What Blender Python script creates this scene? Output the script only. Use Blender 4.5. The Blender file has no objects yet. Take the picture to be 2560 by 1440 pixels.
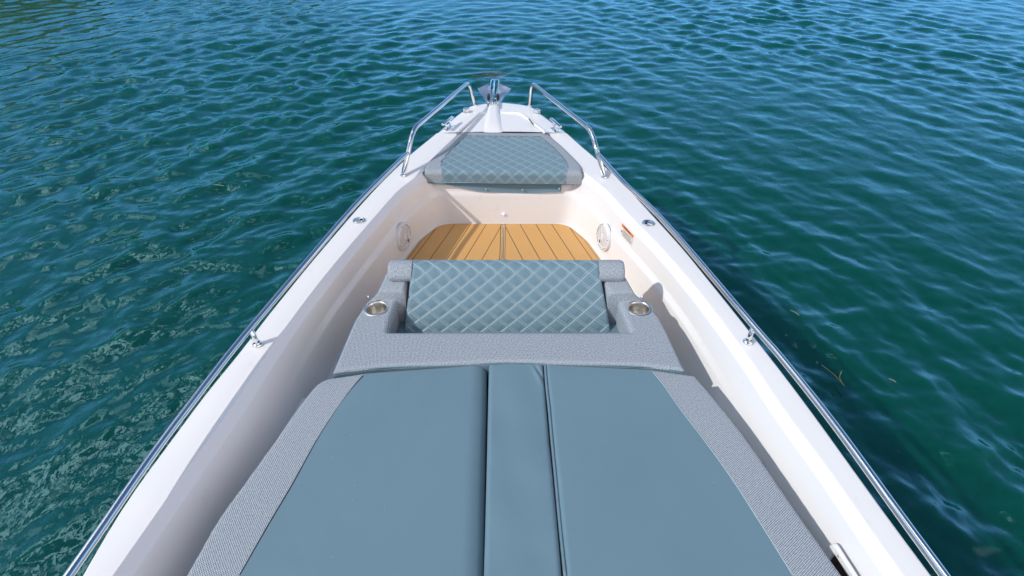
import bpy, math, random
import numpy as np
from mathutils import Vector, Matrix
random.seed(4); RNG = np.random.default_rng(7)
R = math.radians
S = bpy.context.scene
C = S.collection

# ------------------------------------------------------------------ camera
CAMZ, PITCH, F = 2.55, 36.0, 1422.0
cd = bpy.data.cameras.new('camera'); cam = bpy.data.objects.new('camera', cd); C.objects.link(cam)
cam.location = (0, 0, CAMZ); cam.rotation_euler = (R(90-PITCH), 0, 0)
cd.sensor_width = 36; cd.lens = F/2560*36; cd.clip_start = .05; cd.clip_end = 3000
S.camera = cam
S.render.resolution_x, S.render.resolution_y = 1024, 576

# ------------------------------------------------------------------ light
SUN_EL, SUN_AZ = 39.0, 27.0          # light travels to the right and a little forward
W = bpy.data.worlds.new('World'); S.world = W; W.use_nodes = True
nt = W.node_tree; nt.nodes.clear()
wo = nt.nodes.new('ShaderNodeOutputWorld'); bg = nt.nodes.new('ShaderNodeBackground')
sky = nt.nodes.new('ShaderNodeTexSky'); sky.sky_type = 'NISHITA'; sky.sun_disc = False
sky.sun_elevation = R(SUN_EL)
travel = Vector((math.cos(R(SUN_EL))*math.cos(R(SUN_AZ)), math.cos(R(SUN_EL))*math.sin(R(SUN_AZ)), -math.sin(R(SUN_EL))))
to_sun = -travel
sky.sun_rotation = math.atan2(to_sun.x, to_sun.y)
sky.altitude = 0; sky.air_density = 1.0; sky.dust_density = .6; sky.ozone_density = 4.0
bg.inputs['Strength'].default_value = .12
def wn(kind, **kw):
    n = nt.nodes.new(kind)
    for k, v in kw.items(): setattr(n, k, v)
    return n
def wmath(op, a, b=None, clamp=False):
    n = wn('ShaderNodeMath', operation=op, use_clamp=clamp)
    for i, x in enumerate((a, b)):
        if x is None: continue
        if isinstance(x, (int, float)): n.inputs[i].default_value = x
        else: nt.links.new(x, n.inputs[i])
    return n.outputs[0]
sepw = wn('ShaderNodeSeparateXYZ'); tcz = wn('ShaderNodeTexCoord'); nt.links.new(tcz.outputs['Generated'], sepw.inputs[0])
lowz = wmath('POWER', wmath('SUBTRACT', 1.0, wmath('MULTIPLY', sepw.outputs[2], 2.0, True), True), 1.6)
tint = wn('ShaderNodeMix', data_type='RGBA', blend_type='MULTIPLY'); tint.inputs[0].default_value = 1
nt.links.new(sky.outputs[0], tint.inputs[6]); tint.inputs[7].default_value = (.95, .98, 1.06, 1)
# bright broken cloud high on the port side, seen only mirrored in the water
tcw = wn('ShaderNodeTexCoord'); dt = wn('ShaderNodeVectorMath', operation='DOT_PRODUCT'); nt.links.new(tcw.outputs['Generated'], dt.inputs[0])
CA, CE = R(-68), R(60)
dt.inputs[1].default_value = (math.cos(CE)*math.sin(CA), math.cos(CE)*math.cos(CA), math.sin(CE))
cn = wn('ShaderNodeTexNoise'); cn.inputs['Scale'].default_value = 5.0; cn.inputs['Detail'].default_value = 1.5; cn.inputs['Distortion'].default_value = 1.6; nt.links.new(tcw.outputs['Generated'], cn.inputs['Vector'])
cap = wmath('MULTIPLY', wmath('SUBTRACT', dt.outputs['Value'], .82), 7.0, True)
cl_ = wmath('MULTIPLY', wmath('MULTIPLY', wmath('SUBTRACT', cn.outputs['Fac'], .515), 14.0, True), cap, True)
hz = wn('ShaderNodeMix', data_type='RGBA'); nt.links.new(wmath('MULTIPLY', lowz, .9), hz.inputs[0]); nt.links.new(tint.outputs[2], hz.inputs[6]); hz.inputs[7].default_value = (4.2, 7.6, 12.5, 1)
cm = wn('ShaderNodeMix', data_type='RGBA'); nt.links.new(cl_, cm.inputs[0]); nt.links.new(hz.outputs[2], cm.inputs[6]); cm.inputs[7].default_value = (20, 21.5, 20, 1)
# broad pale cloud bank added unseen over the stern quarter as neutral fill light
d2 = wn('ShaderNodeVectorMath', operation='DOT_PRODUCT'); nt.links.new(tcw.outputs['Generated'], d2.inputs[0])
CA2, CE2 = R(142), R(20); d2.inputs[1].default_value = (math.cos(CE2)*math.sin(CA2), math.cos(CE2)*math.cos(CA2), math.sin(CE2))
c2 = wn('ShaderNodeTexNoise'); c2.inputs['Scale'].default_value = 1.2; c2.inputs['Detail'].default_value = 1; nt.links.new(tcw.outputs['Generated'], c2.inputs['Vector'])
cap2 = wmath('MULTIPLY', wmath('SUBTRACT', d2.outputs['Value'], .60), 3.0, True)
cl2 = wmath('MULTIPLY', wmath('MULTIPLY', wmath('SUBTRACT', c2.outputs['Fac'], .2), 2.4, True), cap2, True)
cm2 = wn('ShaderNodeMix', data_type='RGBA'); nt.links.new(cl2, cm2.inputs[0]); nt.links.new(cm.outputs[2], cm2.inputs[6]); cm2.inputs[7].default_value = (14.0, 12.0, 10.8, 1)
nt.links.new(cm2.outputs[2], bg.inputs[0]); nt.links.new(bg.outputs[0], wo.inputs[0])
sl = bpy.data.lights.new('sun', 'SUN'); sl.energy = 2.9; sl.angle = R(.9); sl.color = (1, .95, .885)
so = bpy.data.objects.new('sun', sl); C.objects.link(so)
so.rotation_euler = to_sun.to_track_quat('Z', 'Y').to_euler(); so.location = (-6, -2, 8)
S.view_settings.view_transform = 'Standard'; S.view_settings.look = 'None'
S.view_settings.exposure = .05; S.view_settings.gamma = 1.0

# ------------------------------------------------------------------ rays of the photograph
CP, SP = math.cos(R(PITCH)), math.sin(R(PITCH))
def ray(px, py):
    a, b = px-1280.0, -(py-720.0)
    return Vector((a, F*CP + b*SP, -F*SP + b*CP))
def P(px, py, z):                    # point at height z
    d = ray(px, py); t = (z-CAMZ)/d.z
    return Vector((d.x*t, d.y*t, z))
def PY(px, py, y):                   # point on the cross plane at distance y
    d = ray(px, py); t = y/d.y
    return Vector((d.x*t, y, CAMZ+d.z*t))
def g(y):                            # sheer: height of the side deck
    return 1.05 + .045*max(0., min(1., (y-.5)/4.))**1.3
def PG(px, py):
    z = 1.07
    for _ in range(8): p = P(px, py, z); z = g(p.y)
    return P(px, py, z)

# ------------------------------------------------------------------ object helpers
def tag(o, label=None, cat=None, group=None, kind=None):
    if label: o['label'] = label
    if cat: o['category'] = cat
    if group: o['group'] = group
    if kind: o['kind'] = kind
    return o
def empty(name, loc, label, cat, group=None):
    o = bpy.data.objects.new(name, None); C.objects.link(o); o.location = loc; o.empty_display_size = .05
    return tag(o, label, cat, group)
WORLD_LOC = {}
def mesh(name, vs, fs, mat, parent=None, smooth=True, uvs=None, auto=None):
    me = bpy.data.meshes.new(name)
    off = Vector((0, 0, 0)); p = parent
    while p is not None: off += p.location; p = p.parent
    me.from_pydata([tuple(Vector(v)-off) for v in vs], [], fs)
    me.materials.append(mat)
    if smooth: me.polygons.foreach_set('use_smooth', [True]*len(me.polygons))
    if uvs is not None:
        ul = me.uv_layers.new(name='UVMap')
        li = np.empty(len(me.loops), int); me.loops.foreach_get('vertex_index', li)
        ul.data.foreach_set('uv', np.asarray(uvs, float)[li].ravel())
    me.update()
    o = bpy.data.objects.new(name, me); C.objects.link(o)
    if parent: o.parent = parent
    if auto is not None:
        es = o.modifiers.new('split', 'EDGE_SPLIT'); es.split_angle = R(auto)
    return o
class MB:
    def __init__(s): s.v = []; s.f = []
    def add(s, vs, fs):
        n = len(s.v); s.v += [Vector(v) for v in vs]; s.f += [tuple(i+n for i in f) for f in fs]; return s
    def build(s, name, mat, parent=None, smooth=True, auto=None): return mesh(name, s.v, s.f, mat, parent, smooth, None, auto)
def tube(path, r, n=16, caps=True):
    path = [Vector(p) for p in path]; vs = []; fs = []
    rr = r if isinstance(r, (list, tuple)) else [r]*len(path)
    up = None
    for i, p in enumerate(path):
        t = (path[min(i+1, len(path)-1)]-path[max(i-1, 0)]).normalized()
        if up is None: up = t.orthogonal().normalized()
        up = (up - t*up.dot(t)).normalized(); sd = t.cross(up)
        for k in range(n):
            a = 2*math.pi*k/n; vs.append(p + (up*math.cos(a)+sd*math.sin(a))*rr[i])
    for i in range(len(path)-1):
        for k in range(n):
            a = i*n+k; b = i*n+(k+1) % n; fs.append((a, b, b+n, a+n))
    if caps:
        fs.append(tuple(range(n))[::-1]); fs.append(tuple(range((len(path)-1)*n, len(path)*n)))
    return vs, fs
def lathe(prof, M=Matrix.Identity(4), n=40, close=True):   # prof: (r,z)
    vs = []; fs = []
    for r, z in prof:
        for k in range(n):
            a = 2*math.pi*k/n; vs.append(M @ Vector((r*math.cos(a), r*math.sin(a), z)))
    for i in range(len(prof)-1):
        for k in range(n):
            a = i*n+k; b = i*n+(k+1) % n; fs.append((a, b, b+n, a+n))
    if close: fs.append(tuple(range((len(prof)-1)*n, len(prof)*n)))
    return vs, fs
def box(M, sx, sy, sz, b=.0):
    b = min(b, sx*.45, sy*.45, sz*.45); vs = []; fs = []
    if b <= 0:
        for z in (-sz/2, sz/2):
            for x, y in ((-sx/2, -sy/2), (sx/2, -sy/2), (sx/2, sy/2), (-sx/2, sy/2)): vs.append(M @ Vector((x, y, z)))
        return vs, [(3, 2, 1, 0), (4, 5, 6, 7), (0, 1, 5, 4), (1, 2, 6, 5), (2, 3, 7, 6), (3, 0, 4, 7)]
    def ring(ix, z):
        out = []
        for cx, cy, a0 in ((1, 1, 0), (-1, 1, 90), (-1, -1, 180), (1, -1, 270)):
            for k in range(4):
                a = R(a0+30*k); out.append(M @ Vector((cx*(sx/2-b)+(b-ix)*math.cos(a), cy*(sy/2-b)+(b-ix)*math.sin(a), z)))
        return out
    L = [ring(b*.9, -sz/2), ring(b*.3, -sz/2+b*.3), ring(0, -sz/2+b), ring(0, sz/2-b), ring(b*.3, sz/2-b*.3), ring(b*.9, sz/2)]
    n = 16
    for l in L: vs += l
    for i in range(5):
        for k in range(n): fs.append((i*n+k, i*n+(k+1) % n, (i+1)*n+(k+1) % n, (i+1)*n+k))
    fs.append(tuple(range(n))[::-1]); fs.append(tuple(range(5*n, 6*n)))
    return vs, fs
def frame_m(o, x, y=None, z=None):
    x = Vector(x).normalized(); z = Vector(z).normalized(); y = z.cross(x).normalized(); x = y.cross(z)
    M = Matrix((x, y, z)).transposed().to_4x4(); M.translation = Vector(o); return M
def arc_path(pts, rad, n=8):          # round the corners of a 3D polyline
    pts = [Vector(p) for p in pts]; out = [pts[0]]
    for i in range(1, len(pts)-1):
        a, b, c = pts[i-1], pts[i], pts[i+1]; r = rad[i-1] if isinstance(rad, (list, tuple)) else rad
        u = (a-b); w = (c-b); r1 = min(r, u.length*.49, w.length*.49)
        p0 = b+u.normalized()*r1; p1 = b+w.normalized()*r1
        for k in range(n+1):
            t = k/n; out.append(p0*(1-t)**2 + b*2*t*(1-t) + p1*t*t)
    out.append(pts[-1]); return out
def catmull(pts, n):                  # smooth curve through points
    pts = [Vector(p) for p in pts]; q = [pts[0]*2-pts[1]]+pts+[pts[-1]*2-pts[-2]]; out = []
    for i in range(1, len(q)-2):
        for k in range(n):
            t = k/n; a, b, c, d = q[i-1], q[i], q[i+1], q[i+2]
            out.append(.5*((2*b)+(c-a)*t+(2*a-5*b+4*c-d)*t*t+(3*b-a-3*c+d)*t**3))
    out.append(pts[-1]); return out
def interp_y(poly):                   # x as a function of y
    p = sorted([(v.y, v.x) for v in poly]); ys = [a for a, _ in p]; xs = [b for _, b in p]
    def f(y):
        if y < ys[0]: 
            s = (xs[2]-xs[0])/(ys[2]-ys[0]); return xs[0]+s*(y-ys[0])
        return float(np.interp(y, ys, xs))
    return f
def smoothed(f, y0, y1, w=.2):
    def h(y): return sum(f(min(y1, max(y0-9, y+k*w/4)))*c for k, c in ((-3,1),(-2,2),(-1,3),(0,4),(1,3),(2,2),(3,1)))/16
    return h

# ------------------------------------------------------------------ materials
def newmat(name):
    m = bpy.data.materials.new(name); m.use_nodes = True
    b = m.node_tree.nodes['Principled BSDF']; return m, m.node_tree, b
def N(t, kind, **kw):
    n = t.nodes.new(kind)
    for k, v in kw.items():
        if k.startswith('_'): n.inputs[k[1:].replace('_', ' ')].default_value = v
        else: setattr(n, k, v)
    return n
def math_n(t, op, a, b=None, c=None):
    n = t.nodes.new('ShaderNodeMath'); n.operation = op
    for i, x in enumerate((a, b, c)):
        if x is None: continue
        if isinstance(x, (int, float)): n.inputs[i].default_value = x
        else: t.links.new(x, n.inputs[i])
    return n.outputs[0]
def mixc(t, f, a, b):
    n = t.nodes.new('ShaderNodeMix'); n.data_type = 'RGBA'
    if isinstance(f, (int, float)): n.inputs[0].default_value = f
    else: t.links.new(f, n.inputs[0])
    for i, x in ((6, a), (7, b)):
        if isinstance(x, tuple): n.inputs[i].default_value = (*x, 1) if len(x) == 3 else x
        else: t.links.new(x, n.inputs[i])
    return n.outputs[2]
def bumpn(t, b, h, strength=.3, dist=.002):
    n = N(t, 'ShaderNodeBump'); n.inputs['Strength'].default_value = strength; n.inputs['Distance'].default_value = dist
    t.links.new(h, n.inputs['Height']); t.links.new(n.outputs[0], b.inputs['Normal'])
def noise(t, scale, detail=2, vec=None, rough=.5):
    n = N(t, 'ShaderNodeTexNoise'); n.inputs['Scale'].default_value = scale; n.inputs['Detail'].default_value = detail
    n.inputs['Roughness'].default_value = rough
    if vec is None:
        tc = N(t, 'ShaderNodeTexCoord'); vec = tc.outputs['Object']
    t.links.new(vec, n.inputs['Vector']); return n.outputs['Fac']
def simple(name, col, rough=.4, metal=0., spec=.5, nscale=None, namt=.1, bump=None, coat=0.):
    m, t, b = newmat(name)
    b.inputs['Base Color'].default_value = (*col, 1); b.inputs['Roughness'].default_value = rough
    b.inputs['Metallic'].default_value = metal; b.inputs['Specular IOR Level'].default_value = spec
    b.inputs['Coat Weight'].default_value = coat; b.inputs['Coat Roughness'].default_value = .05
    if nscale:
        nz = noise(t, nscale, 4)
        t.links.new(mixc(t, nz, tuple(c*(1-namt) for c in col), tuple(min(1, c*(1+namt)) for c in col)), b.inputs['Base Color'])
        rg = math_n(t, 'MULTIPLY_ADD', nz, rough*.5, rough*.75); t.links.new(rg, b.inputs['Roughness'])
    if bump: bumpn(t, b, noise(t, bump[0], 3), bump[1], bump[2])
    return m
def gelcoat():
    m, t, b = newmat('white_gelcoat')
    nz = noise(t, 2.2, 3); fine = noise(t, 60, 2)
    vo = N(t, 'ShaderNodeTexVoronoi'); vo.inputs['Scale'].default_value = 7; vo.inputs['Detail'].default_value = 1
    tc = N(t, 'ShaderNodeTexCoord'); t.links.new(tc.outputs['Object'], vo.inputs['Vector'])
    sp = math_n(t, 'MULTIPLY', math_n(t, 'LESS_THAN', vo.outputs['Distance'], .028), .45)
    grime = math_n(t, 'MULTIPLY', math_n(t, 'GREATER_THAN', noise(t, 9, 6), .66), .06)
    col = mixc(t, nz, (.765, .764, .765), (.795, .795, .797))
    t.links.new(mixc(t, math_n(t, 'ADD', sp, grime), col, (.35, .31, .27)), b.inputs['Base Color'])
    spec = math_n(t, 'MULTIPLY_ADD', fine, .08, .12); t.links.new(spec, b.inputs['Roughness'])
    b.inputs['Specular IOR Level'].default_value = .5
    bumpn(t, b, noise(t, 3.0, 1), .06, .02)
    return m
M_WHITE = gelcoat()
M_CHROME = simple('polished_steel', (.80, .80, .79), .07, 1.0)
M_BRUSH = simple('brushed_steel', (.78, .76, .72), .3, 1.0)
M_GALV = simple('galvanised_steel', (.62, .70, .86), .3, .9, nscale=25, namt=.25)  # blue of the mirrored sky is put into the base colour
M_BLACK = simple('black_rubber', (.012, .012, .013), .5)
M_SEAM = simple('dark_seam', (.02, .035, .045), .7)
M_STITCH = simple('pale_thread', (.42, .5, .52), .6)
M_PLASTIC = simple('white_plastic', (.74, .74, .75), .35, nscale=15, namt=.02)
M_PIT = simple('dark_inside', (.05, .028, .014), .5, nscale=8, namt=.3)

VIN = (.122, .215, .268)
def vinyl(quilt=None, name='blue_vinyl'):
    m, t, b = newmat(name)
    nz = noise(t, 4, 3); fine = noise(t, 420, 2); tc = N(t, 'ShaderNodeTexCoord')
    base = mixc(t, nz, tuple(c*.93 for c in VIN), tuple(c*1.05 for c in VIN))
    base = mixc(t, math_n(t, 'MULTIPLY', fine, .16), base, (.23, .32, .38))
    # dust specks and faint scuffs
    vo = N(t, 'ShaderNodeTexVoronoi'); vo.inputs['Scale'].default_value = 16; t.links.new(tc.outputs['Object'], vo.inputs['Vector'])
    sp = math_n(t, 'LESS_THAN', vo.outputs['Distance'], .035)
    base = mixc(t, math_n(t, 'MULTIPLY', sp, .3), base, (.5, .55, .55))
    big = noise(t, 5.5, 2)
    b.inputs['Roughness'].default_value = .5; b.inputs['Specular IOR Level'].default_value = .35
    b.inputs['Sheen Weight'].default_value = .15
    h = math_n(t, 'ADD', math_n(t, 'MULTIPLY', fine, .25), math_n(t, 'MULTIPLY', big, 28.0 if not quilt else 0.0))
    if quilt:
        pw, ph, st = quilt
        sx = N(t, 'ShaderNodeSeparateXYZ'); t.links.new(tc.outputs['UV'], sx.inputs[0])
        u = math_n(t, 'DIVIDE', sx.outputs[0], pw); v = math_n(t, 'DIVIDE', sx.outputs[1], ph)
        k = 1/math.sqrt((1/pw)**2+(1/ph)**2)
        masks = []
        for s_ in (1, -1):
            a = math_n(t, 'ADD', u, v) if s_ == 1 else math_n(t, 'SUBTRACT', u, v)
            fr = math_n(t, 'FRACT', math_n(t, 'ADD', a, 100.0))
            ds = math_n(t, 'MULTIPLY', math_n(t, 'ABSOLUTE', math_n(t, 'SUBTRACT', fr, .5)), k)   # metres to the groove
            near = math_n(t, 'ABSOLUTE', math_n(t, 'SUBTRACT', ds, st))
            masks.append(math_n(t, 'LESS_THAN', near, .00095))
        mk = math_n(t, 'MAXIMUM', masks[0], masks[1])
        base = mixc(t, math_n(t, 'MULTIPLY', mk, .5), base, (.55, .66, .67))
    t.links.new(base, b.inputs['Base Color'])
    bumpn(t, b, h, .25, .0006)
    return m
M_VINYL = vinyl()
QB = (.0795, .067, .0045)
QC = (.086, .098, .0045)
M_QUILT_B = vinyl(QB, 'quilted_vinyl_back'); M_QUILT_C = vinyl(QC, 'quilted_vinyl_bow')
def weave(name, ang=35, p=.0072, wv=.6, gr=1.3, light=(.55, .61, .66), dark=(.035, .058, .09), gain=1.0):
    m, t, b = newmat(name); tc = N(t, 'ShaderNodeTexCoord')
    mp = N(t, 'ShaderNodeMapping'); t.links.new(tc.outputs['UV'], mp.inputs[0]); mp.inputs['Rotation'].default_value = (0, 0, R(ang))
    sx = N(t, 'ShaderNodeSeparateXYZ'); t.links.new(mp.outputs[0], sx.inputs[0])
    w = noise(t, 40, 2, tc.outputs['UV'])
    k = 2*math.pi/p
    a = math_n(t, 'SINE', math_n(t, 'MULTIPLY_ADD', sx.outputs[0], k, math_n(t, 'MULTIPLY', w, 1.2)))
    c = math_n(t, 'SINE', math_n(t, 'MULTIPLY', sx.outputs[1], k))
    pr = math_n(t, 'MULTIPLY', a, c)
    fac = math_n(t, 'MULTIPLY_ADD', pr, .95*gain, .5)
    n = t.nodes[-1]; n.use_clamp = True
    tone = noise(t, 170, 3, tc.outputs['UV'], .7); 
    fac2 = math_n(t, 'ADD', math_n(t, 'MULTIPLY', fac, wv), math_n(t, 'MULTIPLY_ADD', tone, gr, .5-.5*wv-.5*gr))
    t.nodes[-1].use_clamp = True
    t.links.new(mixc(t, fac2, dark, light), b.inputs['Base Color'])
    b.inputs['Roughness'].default_value = .75; b.inputs['Specular IOR Level'].default_value = .25
    bumpn(t, b, pr, .35, .0006)
    return m
M_WEAVE = weave('woven_fabric'); M_WEAVE_N = weave('woven_fabric_band', 8, .0074, .75, 1.0)

def teak():
    m, t, b = newmat('faux_teak'); tc = N(t, 'ShaderNodeTexCoord')
    sx = N(t, 'ShaderNodeSeparateXYZ'); t.links.new(tc.outputs['UV'], sx.inputs[0])
    fr = math_n(t, 'FRACT', math_n(t, 'ADD', math_n(t, 'DIVIDE', sx.outputs[0], .098), 50.12))
    ln = math_n(t, 'LESS_THAN', math_n(t, 'ABSOLUTE', math_n(t, 'SUBTRACT', fr, .5)), .02)
    mp = N(t, 'ShaderNodeMapping'); t.links.new(tc.outputs['UV'], mp.inputs[0]); mp.inputs['Scale'].default_value = (160, 8, 1)
    gr = noise(t, 1.0, 4, mp.outputs[0])
    base = mixc(t, gr, (.56, .305, .10), (.65, .37, .135))
    base = mixc(t, ln, base, (.02, .012, .01))
    t.links.new(base, b.inputs['Base Color']); b.inputs['Roughness'].default_value = .6
    bumpn(t, b, math_n(t, 'SUBTRACT', gr, ln), .3, .0015); return m
M_TEAK = teak()
M_TEAKB = simple('faux_teak_border', (.60, .36, .14), .6, nscale=120, namt=.1)
def glow(name, col, s):
    m, t, b = newmat(name); b.inputs['Base Color'].default_value = (.8, .8, .85, 1)
    b.inputs['Emission Color'].default_value = (*col, 1); b.inputs['Emission Strength'].default_value = s; return m
M_LED = glow('led', (.55, .5, 1.0), 2.5)

# ------------------------------------------------------------------ water
def build_water():
    rad = [0.35]
    while rad[-1] < 900: rad.append(rad[-1]+max(.017, rad[-1]*(.0058 if rad[-1] < 30 else .03)))
    rad = np.array(rad)
    th = np.concatenate([np.arange(-60, 60, .25), np.arange(60, 300, 3.0)])
    th = np.radians(th)
    Rr, T = np.meshgrid(rad, th, indexing='ij')
    X = Rr*np.sin(T); Y = Rr*np.cos(T)
    Z = np.zeros_like(X)
    cell = Rr*.0058
    xm = np.sqrt((X+.3)**2+1.6**2)
    wx = .35*np.sin(.7*X+.5*Y)+.25*np.sin(1.3*Y-.4*X+1)
    amp_mod = .75+.25*np.sin(.55*X+.31*Y+.6)+.2*np.sin(.23*X-.42*Y)
    for i in range(190):
        lam = .085*(.85/.085)**(RNG.random()**.9)
        k = 2*math.pi/lam
        fam = RNG.random()
        if fam < .62:
            a = R(20+RNG.normal()*17); ph = k*(math.cos(a)*xm+math.sin(a)*Y)
        else:
            a = R(RNG.normal()*38); ph = k*(math.sin(a)*X+math.cos(a)*Y)
        ph = ph + RNG.random()*6.28 + k*.06*wx
        A = .00150*lam
        s = np.sin(ph)
        s = (np.exp(1.1*s)-1.33)/1.25       # narrow crests, broad troughs
        Z += A*s*np.clip((lam/(2.0*cell)-1)*.8, 0, 1)*amp_mod*2.45
    hull = np.clip((np.abs(X)-0)/1.0, 0, 1)
    V = np.stack([X, Y, Z], -1).reshape(-1, 3)
    nr, na = X.shape; idx = np.arange(nr*na).reshape(nr, na)
    a = idx[:-1]; b = idx[1:]
    q = np.stack([a, np.roll(a, -1, 1), np.roll(b, -1, 1), b], -1).reshape(-1, 4)
    me = bpy.data.meshes.new('water'); me.vertices.add(len(V)); me.vertices.foreach_set('co', V.ravel())
    me.loops.add(q.size); me.loops.foreach_set('vertex_index', q.ravel().astype(np.int32))
    me.polygons.add(len(q)); me.polygons.foreach_set('loop_start', np.arange(0, q.size, 4, dtype=np.int32))
    me.polygons.foreach_set('loop_total', np.full(len(q), 4, np.int32)); me.polygons.foreach_set('use_smooth', np.ones(len(q), bool))
    me.update(calc_edges=True); me.validate()
    m, t, bs = newmat('sea_water'); tc = N(t, 'ShaderNodeTexCoord')
    nz = noise(t, .35, 3, tc.outputs['Object'])
    col = mixc(t, nz, (.0005, .048, .025), (.001, .060, .038))
    # paler sandy shallows to the port side
    sx = N(t, 'ShaderNodeSeparateXYZ'); t.links.new(tc.outputs['Object'], sx.inputs[0])
    t.links.new(col, bs.inputs['Base Color'])
    bs.inputs['Specular IOR Level'].default_value = 0; bs.inputs['Roughness'].default_value = 1
    bs.inputs['Subsurface Weight'].default_value = 1.0; bs.inputs['Subsurface Radius'].default_value = (.25, 1.0, .8); bs.inputs['Subsurface Scale'].default_value = .45
    mp = N(t, 'ShaderNodeMapping'); t.links.new(tc.outputs['Object'], mp.inputs[0]); mp.inputs['Scale'].default_value = (1.0, .55, 1)
    n1 = noise(t, 15, 3, mp.outputs[0], .5); n2 = noise(t, 4.5, 2, mp.outputs[0])
    h = math_n(t, 'ADD', math_n(t, 'MULTIPLY', n1, .35), math_n(t, 'MULTIPLY', n2, 1.0))
    bu = N(t, 'ShaderNodeBump'); bu.inputs['Strength'].default_value = .26; bu.inputs['Distance'].default_value = .035; t.links.new(h, bu.inputs['Height'])
    gl = N(t, 'ShaderNodeBsdfGlossy'); gl.inputs['Roughness'].default_value = .03; gl.inputs['Color'].default_value = (.46, .78, 1.0, 1); t.links.new(bu.outputs[0], gl.inputs['Normal'])
    fn = N(t, 'ShaderNodeFresnel'); fn.inputs['IOR'].default_value = 1.8; t.links.new(bu.outputs[0], fn.inputs['Normal'])
    mx = N(t, 'ShaderNodeMixShader'); t.links.new(fn.outputs[0], mx.inputs[0]); t.links.new(bs.outputs[0], mx.inputs[1]); t.links.new(gl.outputs[0], mx.inputs[2])
    t.links.new(mx.outputs[0], t.nodes['Material Output'].inputs['Surface'])
    me.materials.append(m)
    o = bpy.data.objects.new('water', me); C.objects.link(o); tag(o, kind='structure'); return o
build_water()

# the wooded bank to port, above the frame: only its mirror image shows in the ripples
def build_shore():
    line = [(-30,-40),(-26,-15),(-24,8),(-25,20),(-27,34),(-27,50),(-24,68),(-20,90)]
    pts = catmull([Vector((x, y, 0)) for x, y in line], 24); n = len(pts)
    def lay(name, prof, amp, mat, kind, nsc, label=None):
        vs = []; fs = []; k = len(prof)
        for i, p in enumerate(pts):
            t = (pts[min(i+1, n-1)]-pts[max(i-1, 0)]).normalized(); o = Vector((-t.y, t.x, 0)); o = o if o.x < 0 else -o
            hgt = .52+.24*math.sin(i*.21)*math.sin(i*.083+1)+.2*math.sin(i*.9)
            for j, (off, z) in enumerate(prof):
                vs.append(p+o*(off+random.uniform(-amp, amp))+Vector((0, 0, z*hgt+(random.uniform(-amp, amp) if z > 0 else 0))))
        for i in range(n-1):
            for j in range(k-1): fs.append((i*k+j, i*k+j+1, (i+1)*k+j+1, (i+1)*k+j))
        ob = mesh(name, vs, fs, mat, None, False); tag(ob, kind=kind); return ob
    lay('rocky_bank', [(0,-.3),(.4,.5),(1.0,1.1),(1.6,1.5),(2.6,1.9),(4,2.1),(9,2.6),(20,3.5)], .22, simple('pale_rock', (.50,.42,.28), .8, nscale=.8, namt=.5), 'structure', 1)
    lay('wooded_slope', [(2.6,1.8),(2.2,3.0),(2.0,4.0),(2.6,5.2),(3.2,6.2),(4.2,7.4),(5.6,8.4),(8,9.2),(12,9.8),(18,9)], .7, simple('tree_foliage', (.10,.095,.04), .9, nscale=.9, namt=.6), 'stuff', 1)
build_shore()

# ------------------------------------------------------------------ BOAT: traced edges of the side decks
A_L = [PG(*p) for p in ((202,1440),(261,1336),(312,1250),(381,1160),(454,1061),(540,945),(567,920),(613,860),(658,800),(770,662),(892,520),(955,452),(1026,384),(1061,356),(1102,323),(1137,290),(1161,273),(1172,266),(1187,262))]
A_R = [PG(*p) for p in ((2334,1440),(2262,1346),(2150,1192),(2037,1035),(1950,920),(1853,798),(1709,620),(1617,520),(1560,457),(1486,391),(1444,356),(1409,323),(1361,289),(1342,273),(1324,265))]
B_L = [PG(*p) for p in ((282,1440),(441,1212),(570,1035),(712,820),(800,703),(868,621),(979,493),(1029,440),(1058,411))]
B_R = [PG(*p) for p in ((2260,1440),(2206,1369),(2078,1181),(1958,1024),(1878,900),(1757,739),(1655,620),(1579,545),(1486,440),(1459,410))]
fAL, fAR, fBL, fBR = map(interp_y, (A_L, A_R, B_L, B_R))
YA = -1.2                                # aft end of what is modelled
YF = 3.255                               # forward end of the cockpit
YR = P(1260, 327, 1.095).y - .022        # front of the cushion recess
sAL, sAR = smoothed(fAL, 0, A_L[-1].y), smoothed(fAR, 0, A_R[-1].y)
sBL, sBR = smoothed(fBL, 0, 3.3), smoothed(fBR, 0, 3.3)
# recess beside the bow cushion
RL = [P(x, y, 1.095) for x, y in ((1062,432),(1062,412),(1101,371),(1138,338),(1149,327))]
RR = [P(x, y, 1.095) for x, y in ((1456,432),(1454,413),(1414,371),(1381,341),(1371,331))]
fRL, fRR = interp_y(RL), interp_y(RR)
cornL, cornR = Vector((fRL(YF+.03), YF)), Vector((fRR(YF+.03), YF))
def bl(y): 
    w = min(1, max(0, (y-(YF-.35))/.35)); w = w*w*(3-2*w); return sBL(y)*(1-w)+cornL.x*w if y < YF else fRL(y)
def br(y): 
    w = min(1, max(0, (y-(YF-.35))/.35)); w = w*w*(3-2*w); return sBR(y)*(1-w)+cornR.x*w if y < YF else fRR(y)
def bl(y): return (sBL(y) if y < 3.0 else float(np.interp(y, [3.0, YF], [sBL(3.0), cornL.x]))) if y < YF else fRL(y)
def br(y): return (sBR(y) if y < 3.0 else float(np.interp(y, [3.0, YF], [sBR(3.0), cornR.x]))) if y < YF else fRR(y)

boat = empty('motorboat', (0, 1.6, 0), 'white motorboat bow with blue cushions, steel rails and a teak floor, floating on green water', 'boat')

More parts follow.
